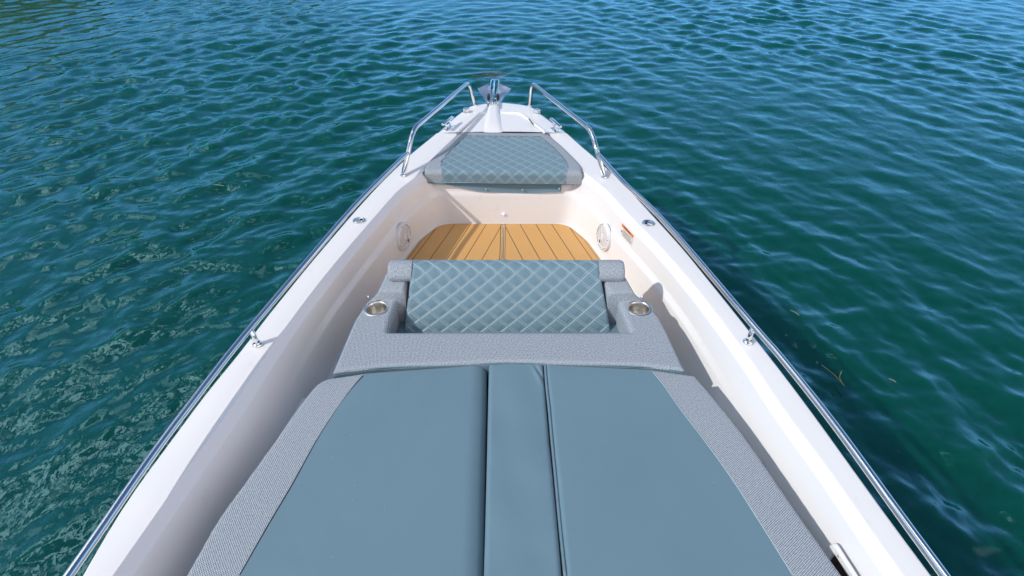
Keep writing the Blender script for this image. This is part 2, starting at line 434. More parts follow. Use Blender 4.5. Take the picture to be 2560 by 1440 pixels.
# --- side decks and foredeck
def build_deck():
    m = MB()
    ys = [YA+(YF-YA)*i/60 for i in range(60)]+[YF+(YR-YF)*i/14 for i in range(15)]
    for fa, fb, sgn in ((sAL, bl, 1), (sAR, br, -1)):
        vs = []; fs = []
        for y in ys:
            xa, xb = fa(y), fb(y); z = g(y)
            row = [(xa, z-.012), (xa+.004*sgn, z-.003), (xa+.010*sgn, z), (xa+.013*sgn, z), (xa*.5+xb*.5, z), (xb-.006*sgn, z), (xb-.0035*sgn, z), (xb-.001*sgn, z-.0004), (xb, z-.002)]
            for x, zz in row: vs.append((x, y, zz))
        n = 9
        for i in range(len(ys)-1):
            for k in range(n-1):
                q = (i*n+k, i*n+k+1, (i+1)*n+k+1, (i+1)*n+k); fs.append(q if sgn > 0 else q[::-1])
        m.add(vs, fs)
    # foredeck ahead of the recess
    z = 1.095
    rows = [(YR, sAL(YR), sAR(YR))]
    pl = [PG(*p) for p in ((1102,323),(1137,290),(1161,273),(1174,265.5),(1187,262),(1205,260))]
    pr = [PG(*p) for p in ((1409,323),(1361,289),(1342,273),(1328,266),(1312,262.5),(1290,261))]
    cl = catmull(pl, 4); cr = catmull(pr, 4)
    kl0, kl1 = P(1149, 326, z), P(1195, 284, z); kr0, kr1 = P(1364, 328, z), P(1303, 284, z)
    L = [Vector((sAL(YR), YR, g(YR)))]+[p for p in cl if p.y > YR+.02]
    Rr_ = [Vector((sAR(YR), YR, g(YR)))]+[p for p in cr if p.y > YR+.02]
    nR = 26
    def rs(poly, n):
        d = [0]
        for a, b in zip(poly, poly[1:]): d.append(d[-1]+(b-a).length)
        out = []
        for i in range(n):
            s = d[-1]*i/(n-1); j = max(0, min(len(d)-2, int(np.searchsorted(d, s))-1)); t = (s-d[j])/(d[j+1]-d[j]); out.append(poly[j].lerp(poly[j+1], t))
        return out
    L = rs(L, nR); Rr_ = rs(Rr_, nR)
    # the panel of the anchor locker
    pf = kl1.y
    vs = []; fs = []; lidv = []; lidf = []
    J = [0, .02, .06] 
    for i in range(nR):
        a, b = L[i], Rr_[i]
        t = i/(nR-1)
        row = []
        for k in range(25):
            s = k/24; p = a.lerp(b, s)
            p.z = g(min(p.y, 4.4)) - (.012 if k in (0, 24) else 0) + .012*math.sin(math.pi*s)
            if k in (1, 23): p = (a if k == 1 else b).lerp(b if k == 1 else a, .03); p.z = g(min(p.y, 4.4))-.001
            row.append(p)
        vs += row
    for i in range(nR-1):
        for k in range(24): fs.append((i*25+k, i*25+k+1, (i+1)*25+k+1, (i+1)*25+k))
    # cut the locker: remove faces inside the outline and build lowered lid + lip
    # (handled by lid slab that sits in a shallow trough)
    m.add(vs, fs)
    # nose lip going down
    edge = L+Rr_[::-1]; nv = len(edge); vs = []
    for p in edge: vs.append((p.x, p.y, g(min(p.y, 4.4))-.012))
    cen = Vector((0, 3.4, 0))
    for p in edge:
        o = (Vector((p.x, p.y, 0))-cen).normalized()*.006; vs.append((p.x+o.x, p.y+o.y, 1.04))
    m.add(vs, [(i, i+nv, i+1+nv, i+1) for i in range(nv-1)])
    # recess for the cushion: floor and side walls
    ys = [YF+(YR-YF)*i/10 for i in range(11)]
    vs = []; fs = []
    for y in ys:
        vs += [(fRL(y), y, g(y)-.008), (fRL(y)+.008, y, .985), (0, y, .985), (fRR(y)-.008, y, .985), (fRR(y), y, g(y)-.008)]
    for i in range(10):
        for k in range(4): fs.append((i*5+k, i*5+k+1, i*5+k+6, i*5+k+5))
    n0 = len(vs); vs += [(fRL(YR), YR, g(YR)), (fRR(YR), YR, g(YR)), (fRR(YR), YR, .985), (fRL(YR), YR, .985)]; fs.append((n0, n0+1, n0+2, n0+3))
    m.add(vs, fs)
    m.build('deck', M_WHITE, boat, True, auto=18)
build_deck()

# --- hull outside (below the deck edge)
def build_hull():
    m = MB()
    nose = [PG(*p) for p in ((1174,265.5),(1187,262),(1205,260),(1253,259.5),(1290,261),(1312,262.5),(1328,266))]
    left = [Vector((sAL(y), y, g(y))) for y in np.linspace(YA, nose[0].y-.06, 60)]
    right = [Vector((sAR(y), y, g(y))) for y in np.linspace(nose[-1].y-.06, YA, 60)]
    path = left+nose+right; n = len(path); vs = []; fs = []
    for i, p in enumerate(path):
        t = path[min(i+1, n-1)]-path[max(i-1, 0)]; t.z = 0; t.normalize(); o = Vector((-t.y, t.x, 0))
        if o.dot(Vector((p.x, max(p.y-3.0, 0), 0))) < 0: o = -o
        for off, dz in ((.0, -.012), (.004, -.03), (.016, -.036), (.018, -.065), (.002, -.072), (-.03, -.3), (-.09, -.75), (-.16, -1.25)):
            vs.append(p+o*off+Vector((0, 0, dz)))
    k = 8
    for i in range(n-1):
        for j in range(k-1): fs.append((i*k+j, i*k+j+1, (i+1)*k+j+1, (i+1)*k+j))
    m.add(vs, fs); m.build('hull', M_WHITE, boat, True, auto=40)
build_hull()

# --- cockpit liner
LV = [  # inward offset, drop below side deck, z along the front wall, corner radius
    (0, .002, .998, .03), (.002, .0045, .996, .032), (.004, .007, .994, .034), (.026, .029, .985, .04), (.028, .032, .982, .042), (.0297, .037, .978, .045), (.0303, .045, .972, .047),
    (.036, .122, .95, .07), (.0366, .128, .947, .072), (.040, .136, .943, .075),
    (.050, .154, .928, .075), (.053, .160, .922, .078), (.054, .170, .912, .08), (.056, .19, .90, .08)]
LZ = [(.062, .775, .09), (.065, .748, .09), (.070, .728, .095), (.080, .7205, .10)]
def liner_outline(off, rad, zside, zfront):
    """points left aft -> front -> right aft at one level"""
    y1 = YF-off*.45
    def fo(y):                            # the step in the side wall dies out towards the stern
        if off < .0308: return off
        w = max(0, min(1, (y-1.35)/.8)); w = w*w*(3-2*w); lin = .031+.08*max(0, min(1, (zside(1.)*-1+1.02)/.3)); return lin*(1-w)+off*w
    lx = lambda y: bl(min(y, YF-.001))+fo(y); rx = lambda y: br(min(y, YF-.001))-fo(y)
    pts = []; NS = 70; NC = 10
    cl = Vector((lx(y1), y1)); cr = Vector((rx(y1), y1))
    dl = (Vector((lx(y1-.3), y1-.3))-cl).normalized(); dr = (Vector((rx(y1-.3), y1-.3))-cr).normalized()
    a0 = cl+dl*rad; a1 = cl+Vector((1, 0))*rad; b1 = cr+dr*rad; b0 = cr-Vector((1, 0))*rad
    for i in range(NS):
        y = YA+(a0.y-YA)*i/NS; pts.append((lx(y), y, zside(y)))
    for i in range(NC+1):
        t = i/NC; p = a0*(1-t)**2+cl*2*t*(1-t)+a1*t*t; w = t*t*(3-2*t); pts.append((p.x, p.y, zside(a0.y)*(1-w)+zfront*w))
    for i in range(1, 20):
        t = i/20; p = a1.lerp(b0, t); pts.append((p.x, p.y, zfront))
    for i in range(NC+1):
        t = i/NC; p = b0*(1-t)**2+cr*2*t*(1-t)+b1*t*t; w = t*t*(3-2*t); pts.append((p.x, p.y, zfront*(1-w)+zside(b1.y)*w))
    for i in range(NS-1, -1, -1):
        y = YA+(b1.y-YA)*i/NS; pts.append((rx(y), y, zside(y)))
    return pts
def build_liner():
    rows = []
    for off, dz, zf, rad in LV: rows.append(liner_outline(off, rad, lambda y, dz=dz: g(y)-dz, zf))
    for off, z, rad in LZ: rows.append(liner_outline(off, rad, lambda y, z=z: z, z))
    vs = []; fs = []; n = len(rows[0])
    for r in rows: vs += r
    for i in range(len(rows)-1):
        for k in range(n-1): fs.append((i*n+k, i*n+k+1, (i+1)*n+k+1, (i+1)*n+k))
    m = MB().add(vs, fs)
    # floor
    last = rows[-1]; h = n//2; fl = []; fv = list(last)
    for k in range(h): 
        if n-2-k > k+1: fl.append((k, k+1, n-2-k, n-1-k))
    m.add(fv, fl)
    m.build('cockpit_liner', M_WHITE, boat, True, auto=24)
    return rows
rows_liner = build_liner()

# --- white shelf added to bounce light onto the side walls, with the pad plinth
def bounce_shelf():
    z = .815; vs = []; fs = []; ys = np.linspace(YA, 1.62, 30)
    for y in ys:
        a, b = bl(y)+.058, br(y)-.058; vs += [(a, y, z-.06), (a, y, z-.006), (a+.006, y, z), (b-.006, y, z), (b, y, z-.006), (b, y, z-.06)]
    for i in range(29):
        for k in range(5): fs.append((i*6+k, i*6+k+1, i*6+k+7, i*6+k+6))
    n = len(vs); y = 1.62; a, b = bl(y)+.06, br(y)-.06; vs += [(a, y, z), (b, y, z), (b, y, .72), (a, y, .72)]; fs.append((n, n+3, n+2, n+1))
    # upholstered pads rest on a narrower plinth
    m = MB().add(vs, fs)
    v, f = box(Matrix.Translation((0, .2, .838)), 1.16, 2.7, .084, .02); m.add(v, f)
    m.build('bounce_shelf', M_WHITE, boat, True, auto=30)
bounce_shelf()

# --- teak floor panels
def teak_panel(side):
    zt = .7275
    o = [p for p in liner_outline(.080+.006, .10, lambda y: zt, zt)]
    x0 = P(1257, 600, zt).x
    half = [Vector(p) for p in o if (p[0] < x0) == (side < 0) and p[1] > 1.9]
    half.sort(key=lambda p: p.y if True else 0)
    if side < 0: half = sorted([p for p in half if True], key=lambda p: (p.y, p.x))
    else: half = sorted(half, key=lambda p: (p.y, -p.x))
    # outer outline sorted from aft to front then to the centre
    cxg = x0+side*.005
    outl = half
    outl = [p for p in outl]
    # strip between outline and centre line
    def build(name, ins, z, th, mat, uvfun=None):
        ys = sorted(set([round(p.y, 4) for p in outl])); pts = []
        ymax = max(ys)-ins
        poly = []
        for p in outl:
            poly.append(Vector((p.x-side*ins*1.05, min(p.y, ymax), z)))
        # far edge reaches the centre
        poly.append(Vector((cxg+side*ins*.8, ymax, z)))
        vs = []; 
        for p in poly: vs.append((p.x, p.y, z)); vs.append((cxg+side*ins*.8, p.y, z))
        fs = []
        for i in range(len(poly)-1):
            q = (2*i, 2*i+1, 2*i+3, 2*i+2); fs.append(q if side < 0 else q[::-1])
        nb = len(vs); n = len(poly)
        for p in poly: vs.append((p.x, p.y, z-th))
        for i in range(n-1): fs.append((2*i, 2*i+2, nb+i+1, nb+i))
        for i in range(n): vs.append((cxg+side*ins*.8, poly[i].y, z-th))
        for i in range(n-1): fs.append((2*i+1, 2*i+3, nb+n+i+1, nb+n+i))
        uv = [uvfun(v) for v in vs] if uvfun else None
        return vs, fs, uv
    v, f, u = build('b', 0, zt, .006, M_TEAKB); fp = mesh('floor_panel', v, f, M_TEAKB, boat, False)
    v, f, u = build('c', .011, zt+.0015, .0015, M_SEAM); mesh('border_line', v, f, M_SEAM, fp, False)
    a = ANG
    uf = lambda p: (((p[0]-x0)*side*-1*math.cos(a)+p[1]*math.sin(a)), (p[1]*math.cos(a)+(p[0]-x0)*side*math.sin(a)))
    v, f, u = build('d', .0145, zt+.0032, .0016, M_TEAK, uf); mesh('planking', v, f, M_TEAK, fp, False, u)
    return fp
# plank direction measured on the photograph
q0, q1 = P(1146, 553, .73), P(1079, 648, .73)
ANG = math.atan2(abs(q1.x-q0.x), abs(q1.y-q0.y)) ; ANG = -ANG
teak_panel(-1); teak_panel(1)
x0 = P(1257, 600, .73).x
b_, f_ = box(Matrix.Translation((x0, 2.5, .7285)), .006, 1.35, .008, .002); MB().add(b_, f_).build('hinge_strip', M_BRUSH, boat)

# --- rails
def rail_gun(pts): return catmull(pts, 10)
zr = lambda y: g(y)+.08+.035*max(0, min(1, (y-1.6)/1.65))
def PR(px, py):
    z = 1.13
    for _ in range(8): p = P(px, py, z); z = zr(p.y)
    return P(px, py, z)
RAD = .0125
def railings():
    out = {}
    for side in (-1, 1):
        if side < 0:
            px = [(170,1440),(243,1336),(395,1118),(524,948),(611,838),(758,664),(884,517),(962,437)]
            leg = [P(1008, 437, 1.085), P(1033, 323, 1.275)]; fr = [P(1171, 206, 1.28), P(1188, 266, 1.09)]
        else:
            px = [(2362,1440),(2249,1286),(2081,1055),(1952,893),(1886,817),(1719,620),(1626,518),(1560,457)]
            leg = [P(1511, 441, 1.085), P(1478, 325, 1.275)]; fr = [P(1330, 208, 1.28), P(1324, 267, 1.09)]
        # bow handrail
        top = leg[1]
        mid = leg[0].lerp(top, .5)
        path = [leg[0], mid, top, fr[0], fr[1]]
        pth = arc_path([leg[0], top, fr[0], fr[1]], [.075, .055], 10)
        v, f = tube(pth, .0145, 20); r = mesh('bow_rail', v, f, M_CHROME, boat)
        for bp in (leg[0], fr[1]):
            v, f = lathe([(.0, 0), (.019, 0), (.019, .004), (.0152, .007), (.0148, .012)], Matrix.Translation((bp.x, bp.y, g(min(bp.y,4.4))+.0015)), 28, False)
            mesh('rail_foot', v, f, M_CHROME, r)
        joint = leg[0].lerp(top, .48)
        pts = [PR(*p) for p in px]
        dd_ = (pts[0]-pts[2]); p0 = pts[0]+dd_*(1.6/abs(dd_.y)); p0.z = pts[0].z
        ext = [pts[0].lerp(p0, k/10) for k in range(10, 0, -1)]
        cur = catmull(ext+pts+[joint], 10)
        v, f = tube(cur, RAD, 20); mesh('gunwale_rail', v, f, M_CHROME, boat)
        sb = PG(*((645, 862) if side < 0 else (1869, 856)))
        st = min(cur, key=lambda p: (p-PR(*((628, 820) if side < 0 else (1886, 818)))).length)
        v, f = tube([sb, sb.lerp(st, .5), st], [.0118, .0118, .0118], 20)
        s_ = mesh('stanchion', v, f, M_CHROME, boat)
        v, f = lathe([(.0, .0), (.020, .0), (.020, .004), (.017, .008), (.0115, .010), (.0108, .014)], Matrix.Translation((sb.x, sb.y, sb.z+.0015)), 28, False)
        mesh('stanchion_base', v, f, M_CHROME, s_)
railings()

# --- deck fittings
def deck_cleat(a, b, tilt):
    pa, pb = P(*a, 1.145), P(*b, 1.145)
    d = (pb-pa).normalized(); mid = (pa+pb)/2; gz = g(mid.y)
    v, f = box(frame_m(mid, d, None, (0, 0, 1)), (pb-pa).length, .024, .014, .006)
    c = mesh('deck_cleat', v, f, M_CHROME, boat)
    for s in (-.2, .2):
        q = mid+d*(pb-pa).length*s; q.z = gz
        v, f = tube([q, Vector((q.x, q.y, 1.14))], .0075, 14); mesh('cleat_post', v, f, M_CHROME, c)
    q = Vector((mid.x, mid.y, gz+.003)); v, f = box(frame_m(q, d, None, (0, 0, 1)), (pb-pa).length*.62, .034, .007, .003); mesh('cleat_plate', v, f, M_CHROME, c)
deck_cleat((1106, 312), (1132, 292), 0); deck_cleat((1402, 318), (1377, 296), 0)
def filler(px, py):
    p = PG(px, py); M = Matrix.Translation(p)
    v, f = lathe([(.027, 0), (.027, .008), (.024, .012), (.021, .013), (.021, .03), (.017, .036), (.008, .037)], M, 10)
    o = mesh('chrome_knob', v, f, M_CHROME, boat, False)
    for k in range(5):
        a = k*1.2566; c = p+Vector((.021*math.cos(a), .021*math.sin(a), .024))
        v, f = lathe([(0, -.012), (.006, -.008), (.0075, 0), (.006, .008), (0, .012)], Matrix.Translation(c), 10); mesh('grip_lug', v, f, M_CHROME, o)
filler(1166, 282.5); filler(1342, 284.5)
def popup(px, py, ang):
    p = PG(px, py); p.z += .0015; M = Matrix.Translation(p) @ Matrix.Rotation(ang, 4, 'Z')
    v, f = lathe([(.034, 0), (.034, .0015), (.032, .004), (.0265, .0045), (.026, .003), (.001, .003)], M, 40); o = mesh('pop_up_cleat', v, f, M_CHROME, boat)
    v, f = box(M @ Matrix.Translation((-.009, 0, .0035)), .026, .020, .003, .002); mesh('cleat_bar', v, f, M_BRUSH, o)
    v, f = lathe([(.0085, .0037), (.0084, .0042), (.001, .0042)], M @ Matrix.Translation((.0115, .002, 0)) @ Matrix.Diagonal((.8, 1.25, 1, 1)), 20); mesh('finger_hole', v, f, M_BLACK, o)
popup(898, 552, R(20)); popup(1621, 558.5, R(160))

def wall_point(side, y, z):          # a point on the lower cockpit wall and its normal
    gz = g(y)-.19; t = (gz-z)/(gz-.775); off = .056+(.062-.056)*t
    w = max(0, min(1, (y-1.35)/.8)); w = w*w*(3-2*w); off = (.031+.08*max(0, min(1, (1.02-z)/.3)))*(1-w)+off*w
    x = bl(y)+off if side < 0 else br(y)-off
    e = .05; x2 = (bl(y+e)+off if side < 0 else br(y+e)-off)
    tan = Vector((x2-x, e, 0)).normalized()
    slope = Vector(((.006 if side < 0 else -.006), 0, -(gz-.775))).normalized()
    n = tan.cross(slope); n = n if n.x*side < 0 else -n
    return Vector((x, y, z)), tan, n.normalized()
def speaker(side, px, py):
    # find the wall position that projects to the photograph's spot
    best = min(((lambda q: (abs(q[0]-px)+abs(q[1]-py)))(proj(wall_point(side, y, z)[0])), y, z) for y in np.arange(2.6, 3.15, .01) for z in np.arange(.79, .87, .01))
    _, y, z = best; p, tan, n = wall_point(side, y, z)
    M = frame_m(p+n*.002, tan, None, n)
    rr = .083
    v, f = lathe([(rr, -.004), (rr, .008), (rr*.97, .014), (rr*.9, .017), (rr*.86, .017), (rr*.84, .013)], M, 48, False)
    o = mesh('speaker', v, f, M_PLASTIC, boat, True, auto=40)
    v, f = lathe([(rr*.84, .0125), (rr*.80, .016), (rr*.74, .016), (rr*.735, .012)], M, 48, False); mesh('trim_ring', v, f, M_PLASTIC, o, auto=40)
    # grille
    m, t, b = newmat('speaker_grille'); tc = N(t, 'ShaderNodeTexCoord')
    vo = N(t, 'ShaderNodeTexVoronoi'); vo.inputs['Scale'].default_value = 170; vo.inputs['Randomness'].default_value = .0; t.links.new(tc.outputs['Object'], vo.inputs[0])
    hole = math_n(t, 'LESS_THAN', vo.outputs['Distance'], .36)
    t.links.new(mixc(t, hole, (.7, .7, .72), (.18, .18, .2)), b.inputs['Base Color']); b.inputs['Roughness'].default_value = .45
    v, f = lathe([(rr*.735, .0125), (rr*.5, .0155), (rr*.22, .017)], M, 40); mesh('grille', v, f, m, o)
    v, f = lathe([(rr*.22, .0172), (rr*.2, .019), (rr*.1, .0195), (rr*.09, .018)], M, 30); mesh('dust_cap', v, f, M_PLASTIC, o)
    for k in range(8):
        a = k*math.pi/4+.25
        c = M @ Vector((rr*.91*math.cos(a), rr*.91*math.sin(a), .0165)); v, f = lathe([(.0032, 0), (.0032, .002)], frame_m(c, tan, None, n), 12); mesh('screw', v, f, M_BRUSH if k % 2 else M_SEAM, o)
        a0 = a+.12; ring = []
        for s in range(9):
            aa = a0+s*(math.pi/4-.24)/8; ring.append(M @ Vector((rr*.855*math.cos(aa), rr*.855*math.sin(aa), .0165)))
        v, f = tube(ring, .0010, 6); mesh('vent_slot', v, f, M_SEAM, o)
    # three pointed dark emblem low on the grille
    s_ = .013; cx = -.028 if side < 0 else .028
    pts = []
    sx_ = 1 if M.to_3x3().col[1].z < 0 else -1
    for k in range(6):
        a = math.pi/2+k*math.pi/3; r_ = s_ if k % 2 == 0 else s_*.35; pts.append((r_*math.cos(a), r_*math.sin(a)))
    ex = Vector((0, 1, 0)); dn = n.cross(tan); dn = dn if dn.z < 0 else -dn
    cc = p+n*.0195+dn*.040+tan*(.026 if side < 0 else .020)*(1)
    vs = [cc+tan*a+dn*b for a, b in pts]+[cc+tan*a+dn*b+n*.0015 for a, b in pts]
    fs = [(0,1,2,3,4,5), (6,7,8,9,10,11)]+[(i, (i+1) % 6, (i+1) % 6+6, i+6) for i in range(6)]
    mesh('emblem', vs, fs, M_SEAM, o, False)
def proj(p):
    d = Vector(p)-Vector((0, 0, CAMZ)); zc = d.y*CP-d.z*SP; up = d.y*SP+d.z*CP
    return 1280+F*d.x/zc, 720-F*up/zc
speaker(-1, 1005, 590); speaker(1, 1512, 592)

def led(p, n, r=.0045, name='courtesy_light'):
    M = frame_m(p, Vector(n).orthogonal(), None, n)
    v, f = lathe([(r*2, 0), (r*2, .002), (r*1.2, .003)], M, 20, False); o = mesh(name, v, f, M_PLASTIC, boat)
    v, f = lathe([(r*1.2, .0015), (r*.8, .0035), (r*.2, .004)], M, 16); mesh('lens', v, f, M_LED, o)
led(PY(1258, 535, YF-.034), (0, -1, .15), .0055)
for side, px, py in ((-1, 917, 742), (1, 1598, 742)):
    y, z = min(((abs(proj(wall_point(side, y, z)[0])[0]-px)+abs(proj(wall_point(side, y, z)[0])[1]-py)), (y, z)) for y in np.arange(1.9, 2.6, .01) for z in np.arange(.78, .9, .01))[1]
    p, tn, n = wall_point(side, y, z); led(p, n, .004)

# warning label on the starboard coaming
def sticker():
    y0, y1 = PG(1580, 553).y, PG(1602, 580).y
    def pt(y, dz): 
        t = (dz-.045)/.08; x = br(y)-(.0315+.004*t)-.0012; return Vector((x, y, g(y)-dz))
    ya, yb = 2.575, 2.70
    def quad(za, zb, ya, yb, off): 
        return [pt(yb, za)+Vector((-off, 0, 0)), pt(ya, za)+Vector((-off, 0, 0)), pt(ya, zb)+Vector((-off, 0, 0)), pt(yb, zb)+Vector((-off, 0, 0))]
    MWL = simple('label_white', (.75, .75, .72), .4); MO = simple('label_orange', (.72, .22, .04), .4); MK = simple('label_ink', (.03, .03, .04), .5)
    o = mesh('warning_label', quad(.047, .117, ya, yb, .0005), [(0, 1, 2, 3)], MWL, boat, False)
    mesh('orange_header', quad(.048, .066, ya+.001, yb-.001, .0012), [(0, 1, 2, 3)], MO, o, False)
    m = MB(); 
    for i in range(5):
        z = .073+i*.008
        yy = yb-.022
        while yy > ya+.012:
            w = random.uniform(.006, .014); q = quad(z, z+.0032, yy-w, yy, .0012); m.add(q, [(0, 1, 2, 3)]); yy -= w+.003
    m.build('text_lines', MK, o, False)
    m = MB(); m.add(quad(.085, .098, yb-.016, yb-.006, .0012), [(0, 1, 2, 3)]); m.build('pictogram', MK, o, False)
    cu = bpy.data.curves.new('warning_word', 'FONT'); cu.body = 'WARNING'; cu.size = .016; cu.align_x = 'CENTER'; cu.align_y = 'CENTER'
    to = bpy.data.objects.new('tmp', cu); C.objects.link(to); dg = bpy.context.evaluated_depsgraph_get()
    me = bpy.data.meshes.new_from_object(to.evaluated_get(dg)); bpy.data.objects.remove(to)
    c = pt((ya+yb)/2, .057)+Vector((-.0018, 0, 0)); ax = (pt(ya, .057)-pt(yb, .057)).normalized(); up = (pt(ya, .05)-pt(ya, .1)).normalized()
    M = Matrix((ax, up, ax.cross(up))).transposed().to_4x4(); M.translation = c
    vs = [M @ v.co for v in me.vertices]; fs = [tuple(p.vertices) for p in me.polygons]; mesh('warning_word', vs, fs, MK, o, False)
sticker()

# storage cubby in the starboard side, low down near the camera
def cubby():
    y0 = .93
    p, tan, n = wall_point(1, .88, .86)
    def on(px, py):
        d = ray(px, py); o = Vector((0, 0, CAMZ)); t = (p-o).dot(n)/d.dot(n); return o+d*t
    c = on(2089, 1351)
    dn = (n.cross(tan)); dn = dn if dn.z < 0 else -dn
    aft = -tan
    def ringp(ins, off, Lw=.42, Hh=.16, rr=.018):
        x0, x1, y0_, y1_ = ins, Lw-ins, ins, Hh-ins; out = []
        r_ = max(.006, rr-ins*.3)
        for cx, cy, a0 in ((x1-r_, y1_-r_, 0), (x0+r_, y1_-r_, 90), (x0+r_, y0_+r_, 180), (x1-r_, y0_+r_, 270)):
            for k in range(6):
                a = R(a0+18*k); out.append(c+aft*(cx+r_*math.cos(a))+dn*(cy+r_*math.sin(a))+n*off)
        return out
    L = [ringp(0, .001), ringp(.001, .009), ringp(.004, .012), ringp(.023, .012), ringp(.025, .008), ringp(.036, -.03)]
    # the pocket is a shallow tray proud of the liner so that it stays visible
    vs = []; fs = []
    for l in L[:5]: vs += l
    for i in range(4):
        for k in range(24): fs.append((i*24+k, i*24+(k+1) % 24, (i+1)*24+(k+1) % 24, (i+1)*24+k))
    o = mesh('storage_pocket', vs, fs, M_WHITE, boat, True, auto=40)
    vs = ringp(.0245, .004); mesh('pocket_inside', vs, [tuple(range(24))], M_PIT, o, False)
    vs = ringp(.040, .0055)+ringp(.043, .0055); fs = [(k, (k+1) % 24, 24+(k+1) % 24, 24+k) for k in range(24)]; mesh('inner_lip', vs, fs, M_BLACK, o, False)
    q = c+aft*.040+dn*.012+n*.012
    v, f = lathe([(.0038, 0), (.0036, .0015), (.001, .0017)], frame_m(q, tan, None, n), 14); mesh('screw', v, f, M_BRUSH, o)
cubby()

# --- foredeck ridge over the anchor channel and the locker outline
def foredeck_details():
    secs = []
    for (xl, xr, py, hh, w) in ((1209,1256,329,-.003,.0),(1209,1256,322,.010,.0),(1212,1253,305,.020,0),(1215,1250,288,.026,0),(1217,1248.5,274,.028,0),(1217.5,1248,266,.028,0),(1218,1247.5,263.5,.012,0)):
        a, b = P(xl, py, 1.103), P(xr, py, 1.103); row = []
        for k in range(13):
            s = k/12; x = a.x+(b.x-a.x)*s; e = min(1, (1-abs(2*s-1)**3.5)*1.05); fl = .004 if k in (0, 12) else 0
            row.append((x, a.y, 1.099+hh*e))
        secs.append(row)
    vs = [p for r in secs for p in r]; fs = [(i*13+k, i*13+k+1, (i+1)*13+k+1, (i+1)*13+k) for i in range(len(secs)-1) for k in range(12)]
    mesh('anchor_channel', vs, fs, M_WHITE, boat)
    # locker lid panels either side, slightly sunk: a raised lip surrounds them
    for pts in ([(1144,332),(1150,325),(1195,285.5),(1204,282.5),(1215,281.5)], [(1251,281.5),(1292,282.5),(1303,285.5),(1352,323),(1362,333)]):
        P3 = [P(x, y, 1.106) for x, y in pts]; cur = arc_path(P3, .02, 6)
        # lip: thin ridge with a soft outer side
        cen = P(1250, 310, 1.106); vs = []; fs = []
        for i, p in enumerate(cur):
            t = (cur[min(i+1, len(cur)-1)]-cur[max(i-1, 0)]).normalized(); o = Vector((-t.y, t.x, 0)); 
            if o.dot(p-cen) < 0: o = -o
            for off, dz in ((-.004, -.006), (-.002, .003), (.002, .0055), (.008, .005), (.022, -.0005), (.03, -.006)): vs.append(p+o*off+Vector((0, 0, dz)))
        for i in range(len(cur)-1):
            for k in range(5): fs.append((i*6+k, i*6+k+1, i*6+k+7, i*6+k+6))
        mesh('locker_lip', vs, fs, M_WHITE, boat)
    p0, p1 = P(1322.5, 298, 1.113), P(1332, 310, 1.113)
    v, f = tube([p0, p0.lerp(p1, .5), p1], .004, 8); mesh('drain_slot', v, f, M_SEAM, boat)
foredeck_details()

# ------------------------------------------------------------------ anchor and roller
def bow_roller():
    o0 = P(1232, 262, 1.10)
    m = MB()
    for x in (1219, 1246):
        a = P(x, 266, 1.10); 
        v, f = box(Matrix.Translation((a.x, a.y+.03, 1.10)), .006, .22, .06, .003); m.add(v, f)
    cx = (P(1219, 266, 1.1).x+P(1246, 266, 1.1).x)/2; cy = P(1232, 266, 1.1).y
    v, f = box(Matrix.Translation((cx, cy+.03, 1.068)), .085, .22, .006, .002); m.add(v, f)
    r = m.build('bow_roller', M_CHROME, boat)
    for y in (.0, .06, .12):
        v, f = tube([(cx-.05, cy+y-.02, 1.105+y*.2), (cx+.05, cy+y-.02, 1.105+y*.2)], .005, 10); mesh('cross_pin', v, f, M_CHROME, r)
    v, f = lathe([(.001, -.036), (.018, -.036), (.012, 0), (.018, .036), (.001, .036)], Matrix.Translation((cx, cy+.10, 1.085)) @ Matrix.Rotation(R(90), 4, 'Y'), 20); mesh('roller', v, f, M_BLACK, r)
    for s in (-1, 1):
        for yy, hh in ((.10, .05), (.015, .018)):
            v, f = lathe([(.011, 0), (.011, hh*.75), (.008, hh), (.001, hh)], Matrix.Translation((cx+s*.040, cy+yy, 1.115)) @ Matrix.Rotation(s*R(-8), 4, 'Y'), 12); mesh('retaining_bolt', v, f, M_BLACK if hh > .03 else M_CHROME, r)
    return cx, cy
cx, cy = bow_roller()
